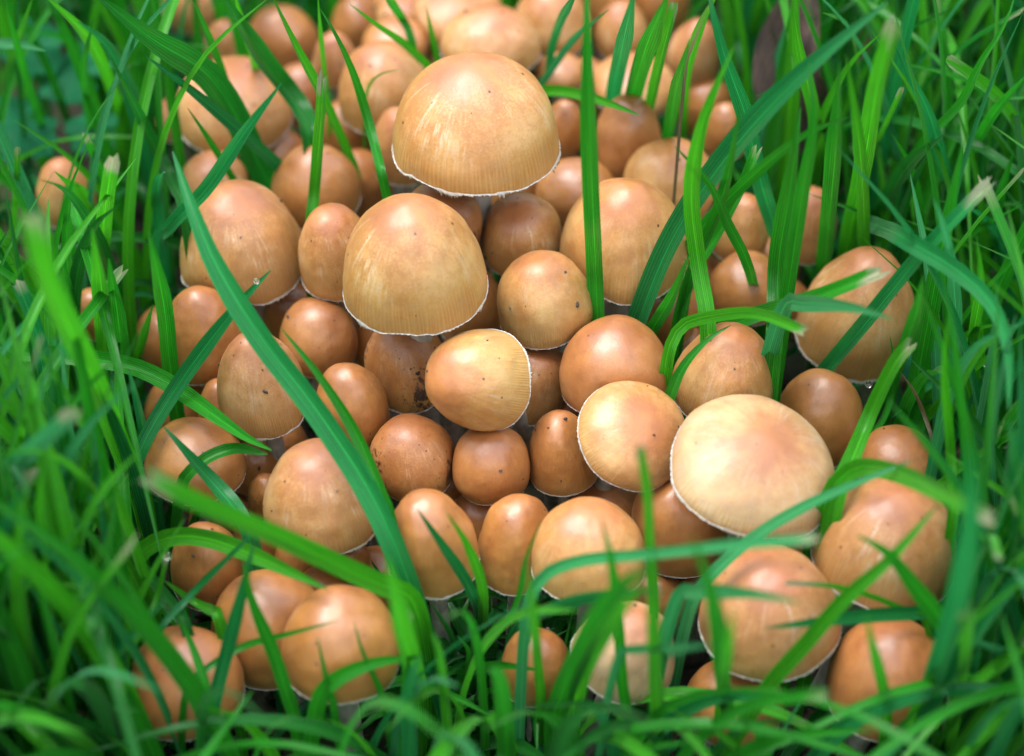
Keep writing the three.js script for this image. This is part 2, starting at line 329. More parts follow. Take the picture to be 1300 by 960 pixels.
// caps press together but do not run into one another: shift them along their own sight lines until they clear
const order = MC.map((m) => m.d);
for (let it = 0; it < 160; it++) for (let i = 0; i < MC.length; i++) for (let j = i + 1; j < MC.length; j++) {
  const A = MC[i], B = MC[j], near = order[i] < order[j] ? A : B, far = near === A ? B : A;
  const dp = Math.hypot(A.cx - B.cx, A.cy - B.cy), need = 0.93 * (A.rpx + B.rpx);
  if (dp >= need) continue;
  const gap = Math.sqrt(need * need - dp * dp) * 0.42 / FPX * 0.92, lack = gap - (far.d - near.d);
  if (lack > 0) { near.d -= lack * 0.22; far.d += lack * 0.22; }
}
const caps = [], crumbs = [];
for (const m of MC) { m.mid = atDepth(m.cx, m.cy, m.d); m.rad = m.rpx * m.d / FPX; }
for (const m of MC) {
  const sc = m.d / FPX, R = m.w * sc / (m.b[1] - m.b[0]);
  // the outline's middle sits on the pixel; the origin is the cap's rim plane centre
  const c = atDepth(m.cx, m.cy, m.d).addScaledVector(CR, -(m.b[0] + m.b[1]) / 2 * R).addScaledVector(CU, -(m.b[2] + m.b[3]) / 2 * R);
  const spin = new THREE.Quaternion().setFromAxisAngle(V(0, 1, 0), rr(0, 6.28));
  const q = new THREE.Quaternion().setFromUnitVectors(V(0, 1, 0), m.ax).multiply(spin);
  const o = rr(0, 50), nu = m.w > 90 ? 72 : 48, nv = m.w > 90 ? 44 : 28;
  const open = m.wrap < 101;
  // neighbours that this cap presses against: it is flattened where they touch
  const press = MC.filter((n) => n !== m && n.mid.distanceTo(m.mid) < (n.rad + m.rad) * 1.02).map((n) => { const v = n.mid.clone().sub(m.mid), l = v.length(); return { n: v.divideScalar(l), at: Math.max(0.91 * m.rad, l * m.rad / (m.rad + n.rad) - 0.0001) }; });
  const iq = q.clone().invert(), tmp = V();
  const P = (u, s) => { const a = P0(u, s); tmp.set(...a).applyQuaternion(q).add(c); for (const k of press) { const e = (tmp.x - m.mid.x) * k.n.x + (tmp.y - m.mid.y) * k.n.y + (tmp.z - m.mid.z) * k.n.z - k.at; const w = 0.0012, f = e > w ? e : e > -w ? (e + w) * (e + w) / (4 * w) : 0; if (f > 0) tmp.addScaledVector(k.n, -f * 0.7); } tmp.sub(c).applyQuaternion(iq); return [tmp.x, tmp.y, tmp.z]; };
  const P0 = (u, s) => {
    const [r, y] = profile(s, m.wrap, m.cone, m.k), f = u * Math.PI * 2, x = Math.cos(f), z = Math.sin(f);
    const dent = 1 + 0.045 * noise3(x * r * 1.4 + o, y * 1.4, z * r * 1.4) + 0.008 * noise3(x * r * 5 + o, y * 5, z * r * 5);
    const rim = open ? smooth(0.75, 1, s) : 0, wav = rim * (0.04 * noise3(x * 2.2 + o, z * 2.2, 3) + 0.012 * noise3(x * 9 + o, z * 9, 3));
    const flare = 1 + rim * 0.012, boss = open && m.wrap < 98 ? 0.014 * Math.exp(-r * r / 0.03) : 0;
    return [R * r * dent * flare * x, R * (y * dent + wav + boss), R * r * dent * flare * z];
  };
  const g = new THREE.Group();
  const foot = c.clone().addScaledVector(m.ax, -Math.max(0.02, c.y)); foot.y = 0;
  foot.x = mix(mix(foot.x, c.x, 0.5), clumpMid.x, 0.06); foot.z = mix(mix(foot.z, c.z, 0.5), clumpMid.z, 0.06);
  g.position.copy(foot);
  const place = (mesh) => { mesh.position.copy(c).sub(foot); mesh.quaternion.copy(q); };
  const t = rr(0.655, 0.775), tint = new THREE.Color().setRGB(clamp(t * rr(0.98, 1.02), 0, 1.1), t * rr(0.89, 0.96), t * rr(0.80, 0.95));
  place(part(g, 'cap', weldSeam(grid(nu, nv, (u, s) => { const p = P(-u, s); return [...p, u, s]; }), nu, nv), capMat(m.skin, tint)));
  // gills: radial plates rising from the rim to the stem
  const [rRim, yRim] = profile(1, m.wrap, m.cone, m.k);
  place(part(g, 'gills', grid(120, 3, (u, s) => { const e = P(u, 0.985), i = Math.round(u * 120), k = mix(0.97, 0.14, s), up = R * (0.45 * Math.sin(s * 1.5) * m.k + (i % 2 ? 0.05 : 0) * (s > 0 ? 1 : 0.3)); return [e[0] * k, e[1] + up, e[2] * k]; }), gillMat));
  // frayed white rim
  const NF = Math.round(m.w * 2.2), pos = [], idx = [], fr = open ? 0.05 : 0.034;
  for (let i = 0; i <= NF; i++) {
    const u = (i % NF) / NF, rag = (0.12 + 0.88 * smooth(-0.45, 0.35, noise3(u * 17 + o, 5, 2))) * (0.45 + 0.55 * smooth(-0.4, 0.5, noise3(u * 60 + o, 1, 2))), a = P(u, mix(0.999, 0.978, rag)), e = P(u, 1), len = R * fr * rag * (0.25 + 0.9 * hash3(i % NF, 5, 9)) * (hash3(i % NF, 7, 3) > 0.9 ? 2 : 1), out = 1.006;
    pos.push(a[0] * 1.004, a[1], a[2] * 1.004, e[0] * (out + 0.006), e[1], e[2] * (out + 0.006), e[0] * (out + 0.03 * (hash3(i % NF, 2, 4) - 0.4)), e[1] - len, e[2] * (out + 0.03 * (hash3(i % NF, 2, 4) - 0.4)), e[0] * 0.955, e[1] + R * 0.01, e[2] * 0.955);
    if (i < NF) for (let k = 0; k < 3; k++) { const A = i * 4 + k, B = A + 4; idx.push(A, B, A + 1, A + 1, B, B + 1); }
  }
  const fg = new THREE.BufferGeometry(); fg.setAttribute('position', new THREE.Float32BufferAttribute(pos, 3)); fg.setIndex(idx); fg.computeVertexNormals();
  place(part(g, 'rim_fringe', fg, fringeMat));
  // stem
  const top = c.clone().addScaledVector(m.ax, R * m.k * 0.55), mid = c.clone().addScaledVector(m.ax, -Math.max(0.004, c.y * 0.22));
  const curve = new THREE.QuadraticBezierCurve3(top.sub(foot), mid.sub(foot), V(0, -0.004, 0));
  const sr = clamp(R * 0.2, 0.0011, 0.0026);
  const sg = new THREE.TubeGeometry(curve, 14, sr, 12, false);
  part(g, 'stem', sg, stemMat);
  const grp = m.label === HID ? 'tan mushrooms half hidden among the grass' : m.label === BACK ? 'mushrooms crowded at the back of the clump' : m.label === DEEP ? 'small buttons sunk between larger caps' : 'mushrooms of the clump';
  add(g, 'mushroom', m.label, 'mushroom', grp);
  const dirt = m.skin === 's' ? 26 : Math.floor(rr(0, 5)), du = rnd();
  for (let i = 0; i < dirt; i++) { const u = m.skin === 's' ? du + rr(-0.09, 0.09) : rnd(), s = m.skin === 's' ? rr(0.5, 0.98) : rr(0.1, 0.9); crumbs.push(V(...P(u, s)).applyQuaternion(q).add(c)); }
  const near = new Map(); // nearest depth of this cap's skin, by 8-pixel cells
  for (let i = 0; i < 90; i++) for (let j = 0; j <= 40; j++) { const [x, y, d] = project(V(...P(i / 90, j / 40)).applyQuaternion(q).add(c)), key = Math.floor(x / 8) * 1000 + Math.floor(y / 8); if (!(near.get(key) < d)) near.set(key, d); }
  caps.push({ near, deep: m.label === DEEP, hid: m.label === HID, cx: m.cx, cy: m.cy, rx: m.w / 2, ry: m.h / 2, d: m.d, rm: m.rpx * sc, c: atDepth(m.cx, m.cy, m.d) });
}
function skinDepth(px, py, list) { let d = 9; const i = Math.floor(px / 8), j = Math.floor(py / 8); for (const c of list) { if (Math.abs(px - c.cx) > c.rx + 20 || Math.abs(py - c.cy) > c.ry + 20) continue; for (let a = -1; a < 2; a++) for (let b = -1; b < 2; b++) { const v = c.near.get((i + a) * 1000 + j + b); if (v < d) d = v; } } return d; }
// depth of the nearest cap surface seen through a pixel
function capDepth(px, py, grow = 1, list = caps) { let d = 9; for (const c of list) { const e = ((px - c.cx) / (c.rx * grow)) ** 2 + ((py - c.cy) / (c.ry * grow)) ** 2; if (e < 1) d = Math.min(d, c.d - c.rm * Math.sqrt(1 - e) * 1.02); } return d; }

// ------------------------------------------------------------------ grass blades
// ribbon with a folded midrib; side(t) is the width direction
function bladeGeo(pts, halfWidth, side, { cut = 0, fold = 0.22, seg = 22, fray = 0, taper = 0.42, sheath = 0.7, base = GREEN.g } = {}) {
  const curve = new THREE.CatmullRomCurve3(pts, false, 'centripetal'), len = curve.getLength(), P = [], U = [], C = [], I = [], NA = 4;
  const o = rr(0, 40), u0 = rr(0, 1);
  for (let j = 0; j <= seg; j++) {
    const t = j / seg, p = curve.getPointAt(t), T = curve.getTangentAt(t);
    const s = side(t, T, p).addScaledVector(T, 0); s.addScaledVector(T, -s.dot(T)).normalize();
    const n = V().crossVectors(s, T).normalize();
    let w = halfWidth * mix(sheath, 1, smooth(0, 0.26, t)) * (1 + 0.05 * noise3(t * 7 + o, 1, 1));
    w *= cut ? mix(1, 0.8, smooth(0.5, 1, t)) : Math.max(0.02, Math.pow(clamp((1.005 - t) / taper), 0.7));
    for (let i = 0; i <= NA; i++) {
      const e = i / NA * 2 - 1, q = p.clone().addScaledVector(s, e * w).addScaledVector(n, (Math.abs(e) * 2 - 1) * w * fold * smooth(0, 0.3, t + (sheath > 0.5 ? 0.3 : 0)));
      if (cut && j === seg) q.addScaledVector(T, halfWidth * (0.9 * noise3(e * 3 + o, 4, 4) + (fray ? (i % 2 ? 0.8 : -0.3) : 0)));
      P.push(q.x, q.y, q.z); U.push(i / NA, u0 + t * len / 0.09);
      const dry = cut ? smooth(1 - cut, 1 - cut * 0.25, t + 0.03 * noise3(e * 3 + o, t * 30, 2)) : 0;
      C.push(mix(1, 0.52 / base[0], dry), mix(1, 0.53 / base[1], dry), mix(1, 0.30 / base[2], dry));
    }
  }
  for (let j = 0; j < seg; j++) for (let i = 0; i < NA; i++) { const a = j * (NA + 1) + i, b = a + 1, c = a + NA + 1, d = c + 1; I.push(a, b, c, b, d, c); }
  const g = new THREE.BufferGeometry();
  g.setAttribute('position', new THREE.Float32BufferAttribute(P, 3)); g.setAttribute('uv', new THREE.Float32BufferAttribute(U, 2)); g.setAttribute('color', new THREE.Float32BufferAttribute(C, 3));
  g.setIndex(I); g.computeVertexNormals();
  return g;
}
const bladeMat = (k) => bladeMats[k][Math.floor(rnd() * 3)];
const SHADE = { b: 'bright green', g: 'mid green', d: 'deep green', t: 'bluish green', p: 'pale bluish', y: 'dry straw coloured' };
// traced blades: [width px, colour, height at the root end in cm, height at the tip in cm, cut tip, label, x, y, x, y ... from root to tip]
const BL = [
  [25, 'g', 5, 12, 0, 'tall upright blade crossing the amber cap beside the black flecked cap', 757, 384, 755, 330, 751, 240, 747, 120, 745, -30],
  [29, 't', 0, 8.5, 0, 'longest bluish blade lying diagonally over the clump', 572, 945, 556, 870, 520, 745, 472, 632, 400, 520, 330, 428, 268, 325, 219, 192],
  [15, 'g', 4, 7, 0, 'narrow blade running close under the longest diagonal blade', 494, 650, 450, 548, 403, 474, 357, 417],
  [21, 't', 2, 7, 0, 'bluish blade with a water drop at its tip by wide bell cap', 168, 596, 186, 555, 232, 480, 300, 390, 344, 343],
  [24, 'g', 5, 4.5, 0, 'blade bending down onto the tan cap with frayed rim', -30, 442, 0, 446, 95, 453, 182, 470, 262, 520, 308, 553, 345, 572],
  [22, 't', 3, 5.5, 0, 'dark bluish blade crossing the amber cap below the bent blade', 312, 668, 296, 642, 250, 590, 207, 541],
  [15, 'g', 3, 4.5, 0, 'short curved blade reaching across the crossed amber cap', 236, 604, 262, 582, 295, 570, 340, 577],
  [29, 'b', 3, 9.5, .05, 'thick blunt blade pointing out over the shaded amber cap', 520, 758, 450, 727, 346, 678, 242, 633, 187, 602],
  [24, 'b', 2, 5, 0, 'looping arched blade with a pale spot over shaded cap', 140, 930, 139, 868, 145, 778, 180, 700, 235, 680, 294, 694, 346, 716, 415, 748],
  [9, 't', 3, 6, 0, 'thin straight bluish blade before the shaded amber cap', 205, 795, 262, 735, 300, 698, 340, 656],
  [17, 'g', 2, 6.5, 0, 'deep blade of the pair meeting in a point', 372, 905, 346, 827, 318, 758, 308, 706],
  [19, 't', 2, 6.5, 0, 'bluish blade of the pair meeting in a point', 270, 900, 277, 868, 301, 775, 322, 690],
  [10, 'g', 2, 4.6, 0, 'thin blade curving across the two low amber caps', 236, 880, 242, 866, 270, 844, 311, 820, 363, 806, 430, 788],
  [15, 'g', 1, 5, 0, 'short pointed blade standing before the low amber cap', 262, 880, 256, 855, 242, 816, 224, 777],
  [11, 'g', 2, 5, 0, 'short blade before the big glossy amber cap', 422, 890, 415, 866, 403, 809],
  [15, 'b', 1, 4.4, 0, 'small leaf like blade under the dewdrop stalk', 275, 778, 250, 766, 225, 750, 207, 736],
  [9, 'b', 1, 5, .01, 'slender stalk carrying a round dewdrop on its tip', 162, 835, 175, 808, 197, 765, 211, 710],
  [15, 'd', 1, 6, 0, 'blade with a long dark brown streak beside looping blade', 232, 785, 194, 737, 138, 668, 104, 609, 82, 545],
  [15, 't', 2, 6, 0, 'dark pointed blade across the smudged amber egg cap', 613, 790, 608, 775, 591, 737, 563, 695, 530, 647],
  [14, 'b', 2, 6.5, 0, 'vivid blade beside the dark pointed blade on smudged cap', 611, 806, 613, 790, 612, 744, 591, 688, 566, 650],
  [8, 'g', 1, 6.4, 0, 'thin twisting blade rising before the amber egg caps', 590, 858, 619, 820, 657, 765, 667, 713, 688, 659],
  [28, 'b', 2, 9, 0, 'blurred vivid blade alongside foot of the longest blade', 532, 890, 527, 860, 511, 800, 498, 740, 491, 705],
  [9, 'g', 2, 5, 0, 'small thin blade before the big glossy cap by diagonal blade', 486, 885, 478, 866, 460, 827, 449, 789],
  [14, 'g', 2, 3.5, 0, 'low horizontal blade lying below the amber egg caps', 586, 858, 600, 851, 633, 844, 690, 852],
  [31, 'g', 3, 10, 0, 'broad blurred blade sweeping up from the pale striped cap', 705, 905, 722, 862, 771, 765, 800, 735, 832, 716],
  [24, 'b', 3, 10, 0, 'vivid blurred blade beside the broad sweeping one', 728, 900, 742, 850, 771, 799, 800, 760, 822, 735],
  [17, 'p', 5, 9, .02, 'long pale arching blade in front of the honey egg cap', 668, 790, 676, 752, 692, 731, 737, 713, 806, 706, 875, 699, 937, 692, 1036, 684],
  [19, 't', 4, 8, 0, 'bluish blade bent beneath the pale arching blade', 655, 800, 678, 782, 719, 765, 771, 754, 850, 750],
  [15, 'g', 2, 8.5, 0, 'upright blade over the honey egg cap', 795, 900, 790, 868, 785, 792, 775, 706, 761, 652],
  [14, 'b', 3, 9.5, .03, 'vivid round tipped blade rising to the ragged rimmed cap', 830, 760, 826, 700, 821, 619, 812, 566],
  [20, 'b', 3, 10, 0, 'blurred upright blade low beside the pale striped cap', 836, 930, 834, 868, 831, 780, 829, 690],
  [13, 'p', 6, 8, 0, 'short pale blurred blade lying level by pale striped cap', 790, 826, 840, 822, 905, 818],
  [14, 'b', 3, 9, 0, 'small vivid blurred blade at the foot of thin twisting blade', 686, 880, 682, 840, 675, 770, 668, 708],
  [8, 'd', .5, 4, 0, 'thin dark blade in the gap below smudged cap', 577, 885, 577, 861, 574, 809, 546, 765],
  [7, 'g', .5, 3.5, 0, 'tiny curled blade in the gap below smudged cap', 584, 880, 592, 850, 595, 827, 580, 806],
  [22, 'g', 3, 5, 0, 'blade lying across the foot of the big glossy cap', 410, 876, 430, 860, 477, 841, 532, 834],
  [21, 'b', 3, 7.5, 0, 'long vivid blade slanting before the frosted russet bell', 925, 950, 978, 868, 1023, 817, 1072, 761, 1127, 713, 1190, 642],
  [23, 'g', 3, 7.5, 0, 'blade bending over the frosted russet topped bell cap', 1238, 900, 1225, 858, 1196, 792, 1161, 744, 1127, 702, 1088, 679],
  [18, 't', 4, 6, 0, 'bluish leaf like blade above the big amber cap', 1180, 778, 1150, 779, 1099, 782, 1040, 789, 970, 798],
  [20, 'p', 6, 8.5, 0, 'pale blurred blade level across the wide striped bell', 865, 752, 902, 751, 954, 754, 1018, 765],
  [17, 'p', 4, 7, 0, 'pale striped blade laid along the edge of the cream cap', 880, 765, 895, 740, 954, 685, 1023, 643, 1092, 612, 1158, 585],
  [27, 'b', 4, 9, .09, 'arching blade with a dried brown tip over amber cap', 1056, 622, 1068, 606, 1092, 593, 1144, 602, 1196, 626, 1260, 658],
  [30, 't', 2, 13, 0, 'broad bluish blurred blade standing by dried tip', 1172, 920, 1184, 868, 1217, 758, 1234, 654, 1231, 556],
  [9, 'b', 4, 6, .2, 'thin blade with a straw coloured tip over striped bell', 1170, 782, 1144, 772, 1110, 758, 1058, 744, 1000, 740],
  [23, 'g', 3, 10, 0, 'blurred blade over the edge of the wide striped bell', 925, 910, 918, 861, 910, 780, 894, 720, 877, 682],
  [15, 'b', 3, 9.5, 0, 'narrow blurred blade over the wide striped bell', 914, 900, 919, 861, 926, 810, 931, 772],
  [15, 'p', 6, 8, 0, 'pale blurred blade end low beside wide striped bell', 835, 834, 862, 824, 905, 820],
  [15, 'b', 3, 8, 0, 'upright blade before the big amber cap', 1126, 905, 1120, 868, 1108, 820, 1099, 778],
  [18, 't', 3, 6.5, 0, 'bluish blade reaching in over the lawn by dried tip', 1330, 632, 1300, 640, 1270, 654, 1238, 670],
  [14, 'p', 3, 6, 0, 'pale blade lying beside the big amber cap', 1330, 846, 1300, 837, 1260, 822, 1222, 808],
  [18, 'b', 4, 7.5, .03, 'arched blade with a pale tip over the conical tan cap', 846, 462, 852, 435, 866, 413, 900, 402, 960, 397, 1024, 420],
  [16, 'g', 4, 6, 0, 'curved blade hugging the side of the conical tan cap', 846, 520, 852, 500, 868, 465, 900, 430, 928, 413],
  [24, 'g', 5, 8, .05, 'blunt frayed blade pointing over the large tan bell', 925, 412, 971, 397, 1040, 376, 1118, 345],
  [22, 'p', 7, 9, 0, 'pale blurred blade tip before the large tan bell', 1000, 384, 1058, 387, 1095, 393, 1132, 405],
  [22, 't', 3, 9, .04, 'bluish blade with white cut tip crossing large tan bell', 1030, 495, 1044, 475, 1092, 418, 1168, 325, 1215, 275, 1251, 238],
  [25, 't', 8, 8, 0, 'wide bluish blurred blade drooping in an arch', 1060, 275, 1078, 278, 1127, 292, 1170, 316, 1213, 342, 1258, 384, 1279, 438, 1281, 520],
  [24, 'b', 2, 7, .03, 'sharp striped blade rising from behind the plain amber cap', 1068, 612, 1075, 598, 1113, 508, 1140, 455, 1157, 436],
  [18, 'g', 2, 9, 0, 'blade rising behind the sharp striped blade', 1135, 480, 1150, 438, 1165, 390, 1173, 348],
  [9, 'g', 1, 5, 0, 'thin bent blade beside the plain amber cap', 1104, 556, 1123, 528, 1136, 478, 1130, 427],
  [6, 'y', 2, 5.5, 0, 'dry curled straw standing near plain amber cap', 1184, 556, 1174, 527, 1161, 497, 1143, 472],
  [15, 'g', 4, 9, 0, 'blade slanting across the amber cap behind conical cap', 966, 396, 947, 329, 926, 287, 902, 235, 857, 186],
  [24, 'g', 3, 10, 0, 'upright blade in the thicket beside striped upright cap', 985, 420, 988, 329, 1002, 242, 1016, 136],
  [20, 'g', 3, 11, 0, 'tall thicket blade beside the large tan bell', 985, 480, 1006, 329, 1018, 250, 1033, 156, 1028, 80],
  [24, 'g', 3, 11, 0, 'broad thicket blade rising behind large tan bell', 1046, 340, 1050, 300, 1061, 173, 1066, 78],
  [17, 'b', 3, 11, 0, 'vivid thicket blade bowed before the dead leaf', 1098, 345, 1097, 300, 1096, 250, 1089, 166, 1074, 70],
  [26, 'b', 3, 12, .04, 'broad vivid blade with a cream cut tip', 1080, 290, 1087, 258, 1099, 194, 1113, 110, 1134, 34],
  [30, 't', 4, 11.5, 0, 'long broad bluish blade slanting up past the thicket', 808, 415, 825, 365, 850, 308, 885, 249, 954, 159, 1030, 83, 1128, 2],
  [16, 'g', 4, 10, 0, 'narrow blade slanting below the long broad bluish one', 850, 360, 871, 318, 902, 277, 954, 225, 1023, 170, 1080, 148],
  [22, 'b', 4, 11, 0, 'vivid blade standing by the smooth honey cap', 898, 400, 886, 330, 878, 242, 892, 156, 931, 60],
  [14, 'g', 4, 10, 0, 'narrow blade fanning up beside smooth honey cap', 878, 345, 919, 242, 941, 130],
  [18, 'g', 4, 8, .03, 'short cut blade fanning up beside smooth honey cap', 880, 345, 900, 315, 937, 249, 962, 188],
  [22, 't', 3, 10, 0, 'bluish blade leaning away over the striped upright cap', 996, 320, 985, 292, 964, 225, 947, 149, 919, 69, 898, -15],
  [18, 'b', 4, 10, 0, 'vivid blade before the dead leaf', 1040, 190, 1033, 138, 1016, 69, 1004, -10],
  [12, 'g', 2, 10, 0, 'long wavy blade curling out beyond the dead leaf', 1105, 290, 1130, 240, 1182, 170, 1220, 131, 1245, 80, 1276, 31, 1290, -10],
  [18, 't', 2, 9, 0, 'bluish blade crossing the long wavy blade', 1226, 300, 1217, 263, 1200, 215, 1179, 145, 1151, 87, 1133, 50],
  [14, 'g', 2, 9, 0, 'curved blade in the lawn beyond the drooping arch', 1215, 240, 1227, 208, 1258, 149, 1310, 88],
  [20, 'd', 2, 8, 0, 'deep blade leaning beside the white cut tip', 1105, 290, 1117, 267, 1155, 208, 1198, 172],
  [16, 'b', 1, 5.5, 0, 'short vivid blade behind the white cut tip', 1180, 325, 1172, 294, 1155, 227],
  [16, 'g', 1, 6.5, 0, 'upright blade behind the drooping arch', 1246, 350, 1251, 329, 1265, 260, 1287, 192],
  [8, 'b', 2, 9, .05, 'thin stalk with a brown dried tip by dead leaf', 1098, 210, 1110, 187, 1128, 150, 1145, 112],
  [13, 'g', 3, 9, 0, 'narrow blade with a dry white sliver by cut blade', 494, 262, 477, 190, 463, 138, 446, 87, 425, 42, 407, 12],
  [10, 'b', 4, 8, 0, 'slim blade slanting across the russet tan cap', 560, 100, 512, 55, 476, 30, 444, 5],
  [10, 'b', 3, 7, 0, 'slim shoot behind the largest bell cap', 560, 95, 557, 80, 548, 40, 541, 8],
  [4, 'b', 5, 7, 0, 'hair thin curled shoot before the russet tan cap', 464, 124, 470, 106, 482, 95, 507, 88],
  [10, 't', 4.4, 5.2, -1, 'narrow blade curling down beside the largest bell cap', 560, 150, 535, 124, 510, 134, 499, 185],
  [14, 'b', 4, 7, 0, 'arched blade passing behind the tall upright blade', 668, 122, 690, 115, 719, 116, 764, 128, 812, 146],
  [10, 'p', 3, 8, 0, 'thin pale blade slanting before the back caps', 684, 112, 700, 88, 730, 48, 773, 12],
  [23, 't', 3, 11, 0, 'bluish upright blade behind the pointed amber cap', 777, 135, 780, 110, 792, 52, 806, -15],
  [27, 'g', 3, 11, 0, 'broad upright blade behind the smooth honey cap', 800, 150, 803, 125, 818, 69, 850, -12],
  [15, 'b', 3, 10, .03, 'narrow pale tipped blade behind the smooth honey cap', 820, 160, 825, 135, 840, 69, 857, 4],
  [16, 'g', 3, 10, 0, 'upright blade by the frayed dry strand', 845, 185, 849, 165, 858, 114, 876, 50],
  [5, 'y', 9, 12, 0, 'frayed dry strand hanging beyond smooth honey cap', 872, 75, 884, 45, 893, 22, 908, -8],
  [17, 'g', 4, 7, 0, 'blade in the fan beside the pale black flecked cap', 822, 430, 830, 415, 851, 380, 876, 322],
  [10, 'b', 4, 6.5, 0, 'short hooked blade in the fan beside conical cap', 893, 395, 886, 370, 880, 345, 868, 328],
  [35, 'd', 2, 10, 0, 'broad dark folded blade before the large tan cap', 348, 246, 330, 212, 298, 145, 260, 92, 194, 50, 120, -8],
  [17, 't', 3, 8, 0, 'straight bluish blade slanting down to the oval cap', 414, 263, 370, 225, 312, 173, 242, 114, 186, 72],
  [18, 't', 2, 9.5, 0, 'sharp bluish blade crossing the small tan cap', 200, 308, 222, 280, 260, 242, 312, 166, 358, 105],
  [17, 'b', 3, 9, .04, 'cut upright blade with a frayed top', 396, 275, 399, 250, 405, 173, 410, 98],
  [6, 'b', 4, 9, 0, 'thin stem standing behind the cut upright blade', 414, 108, 411, 80, 407, 40, 403, -12],
  [14, 'b', 3, 10, 0, 'vivid narrow blade behind the cut upright blade', 450, 216, 430, 168, 405, 114, 374, 55, 343, -10],
  [30, 'd', 2, 9, 0, 'broad deep blade behind the large tan cap', 392, 165, 381, 138, 329, 69, 280, -12],
  [10, 'g', 3, 7, 0, 'small curved blade before the large tan cap', 304, 240, 283, 205, 263, 173, 238, 137],
  [17, 'd', 2, 8.5, 0, 'dark bluish blade in the thicket by small tan cap', 232, 258, 215, 222, 173, 138, 141, 74],
  [10, 'g', 2, 8, 0, 'slim dark blade standing above the lobed weed', 116, 175, 113, 150, 107, 87, 119, 22],
  [17, 'b', 2, 9, 0, 'vivid blade bending over the lobed weed', 160, 160, 149, 132, 114, 52, 55, -8],
  [11, 'g', 2, 8, 0, 'slim blade leaning past the lobed weed', 62, 185, 52, 158, 31, 93, 4, -10],
  [13, 'p', 4, 7, 0, 'pale blade tip lying over the lobed weed', -25, 52, 0, 55, 28, 57, 58, 65],
  [11, 'b', 1, 8, 0, 'bright slim blade crossing the slim leaning blade', -12, 130, 0, 108, 18, 65, 42, -5],
  [14, 'g', 2, 6, .04, 'short cut blade behind the pale topped blade', 140, 245, 132, 225, 120, 196, 110, 173],
  [23, 'b', 2, 9, .05, 'broad blade with a pale pointed top', 124, 345, 128, 318, 134, 262, 143, 202],
  [32, 'b', 2, 13, .03, 'widest blurred vivid blade crossing the bent blade', 172, 610, 156, 577, 116, 475, 74, 388, 50, 320, 40, 270],
  [9, 'b', 2, 6, 0, 'small hooked blade before a half hidden cap', 128, 282, 121, 270, 105, 240, 82, 226],
  [9, 'b', 1, 6.5, .04, 'slim pale tipped blade in the thick lawn', 12, 330, 14, 312, 20, 250, 22, 188],
  [20, 't', 1, 7, .02, 'bluish cut blade beside the widest blurred blade', 84, 600, 76, 577, 56, 473, 45, 418, 24, 362],
  [22, 'b', 1, 9, 0, 'vivid upright blade beside the widest blurred blade', 134, 480, 132, 440, 128, 369, 117, 290],
  [25, 'g', 1, 7.5, 0, 'broad upright blade before the small amber hidden cap', 160, 500, 156, 473, 149, 404, 138, 328],
  [22, 'g', 2, 8.5, 0, 'upright blade next to the amber cap under striped bell', 218, 480, 215, 456, 208, 387, 188, 292],
  [15, 'g', 1, 6, 0, 'pointed blade behind the widest blurred blade', 98, 430, 93, 404, 80, 328],
  [27, 'p', 4, 10, .04, 'blurred blade reaching in over the thick lawn', -30, 630, 0, 605, 45, 567, 92, 524],
  [14, 'p', 4, 5, 0, 'pale blade end beneath the bent blade', -20, 448, 0, 470, 36, 512],
  [12, 'b', 1, 5.5, 0, 'slim blade leaning by the bluish blade with drop', 166, 470, 173, 456, 194, 388],
  [25, 'd', 4, 3, 0, 'deep blade lying low in the thick lawn', -25, 735, 0, 775, 25, 825, 48, 875],
  [16, 'b', 2, 5, 0, 'blade slanting up to the looping arched blade', 40, 858, 55, 844, 90, 810, 130, 774],
];
BL.push(
  [11, 'g', 2, 9, 0, 'slim blade standing before the small cap above large tan cap', 300, 150, 285, 100, 262, 40, 240, -12],
  [13, 'b', 3, 9, 0, 'vivid blade standing before caps beside the broad deep blade', 330, 120, 322, 70, 305, 20, 296, -15],
  [12, 't', 3, 10, 0, 'bluish blade rising among the back caps', 700, 60, 712, 25, 735, -15],
  [13, 'b', 3, 10, 0, 'vivid blade rising beside the frayed dry strand', 868, 130, 872, 90, 890, 30, 915, -15],
  [12, 'g', 3, 9, 0, 'mid green blade crossing the back caps', 520, 40, 505, 15, 480, -20],
  [15, 'p', 5, 8, 0, 'pale shining blade bowed over the lawn beyond drooping arch', 1190, 560, 1205, 500, 1240, 440, 1310, 405],
  [14, 'p', 4, 8.5, 0, 'pale shining blade upright beyond the dried tip', 1262, 640, 1258, 560, 1272, 470, 1290, 400],
  [15, 'b', 3, 9, 0, 'vivid upright blade beyond the dried tip', 1210, 640, 1205, 560, 1198, 470, 1205, 390],
  [14, 'b', 2, 8, 0, 'vivid upright blade by the dewdrops', 1240, 500, 1236, 430, 1246, 360, 1240, 300],
  [16, 'b', 2, 9, 0, 'vivid upright blade in the lawn before the deep low blade', 60, 800, 62, 720, 52, 640, 58, 570],
  [13, 'p', 2, 8, 0, 'pale shining blade in the lawn beside dark streaked blade', 116, 740, 110, 680, 122, 610, 118, 540],
);
const smoothArr = (a, n) => { for (let k = 0; k < n; k++) { const b = a.slice(); for (let i = 1; i < a.length - 1; i++) a[i] = Math.max(b[i], (b[i - 1] + b[i] + b[i + 1]) / 3); const e = a.length - 1; a[0] = Math.max(b[0], b[1] * 0.97); a[e] = Math.max(b[e], b[e - 1] * 0.9); } return a; };
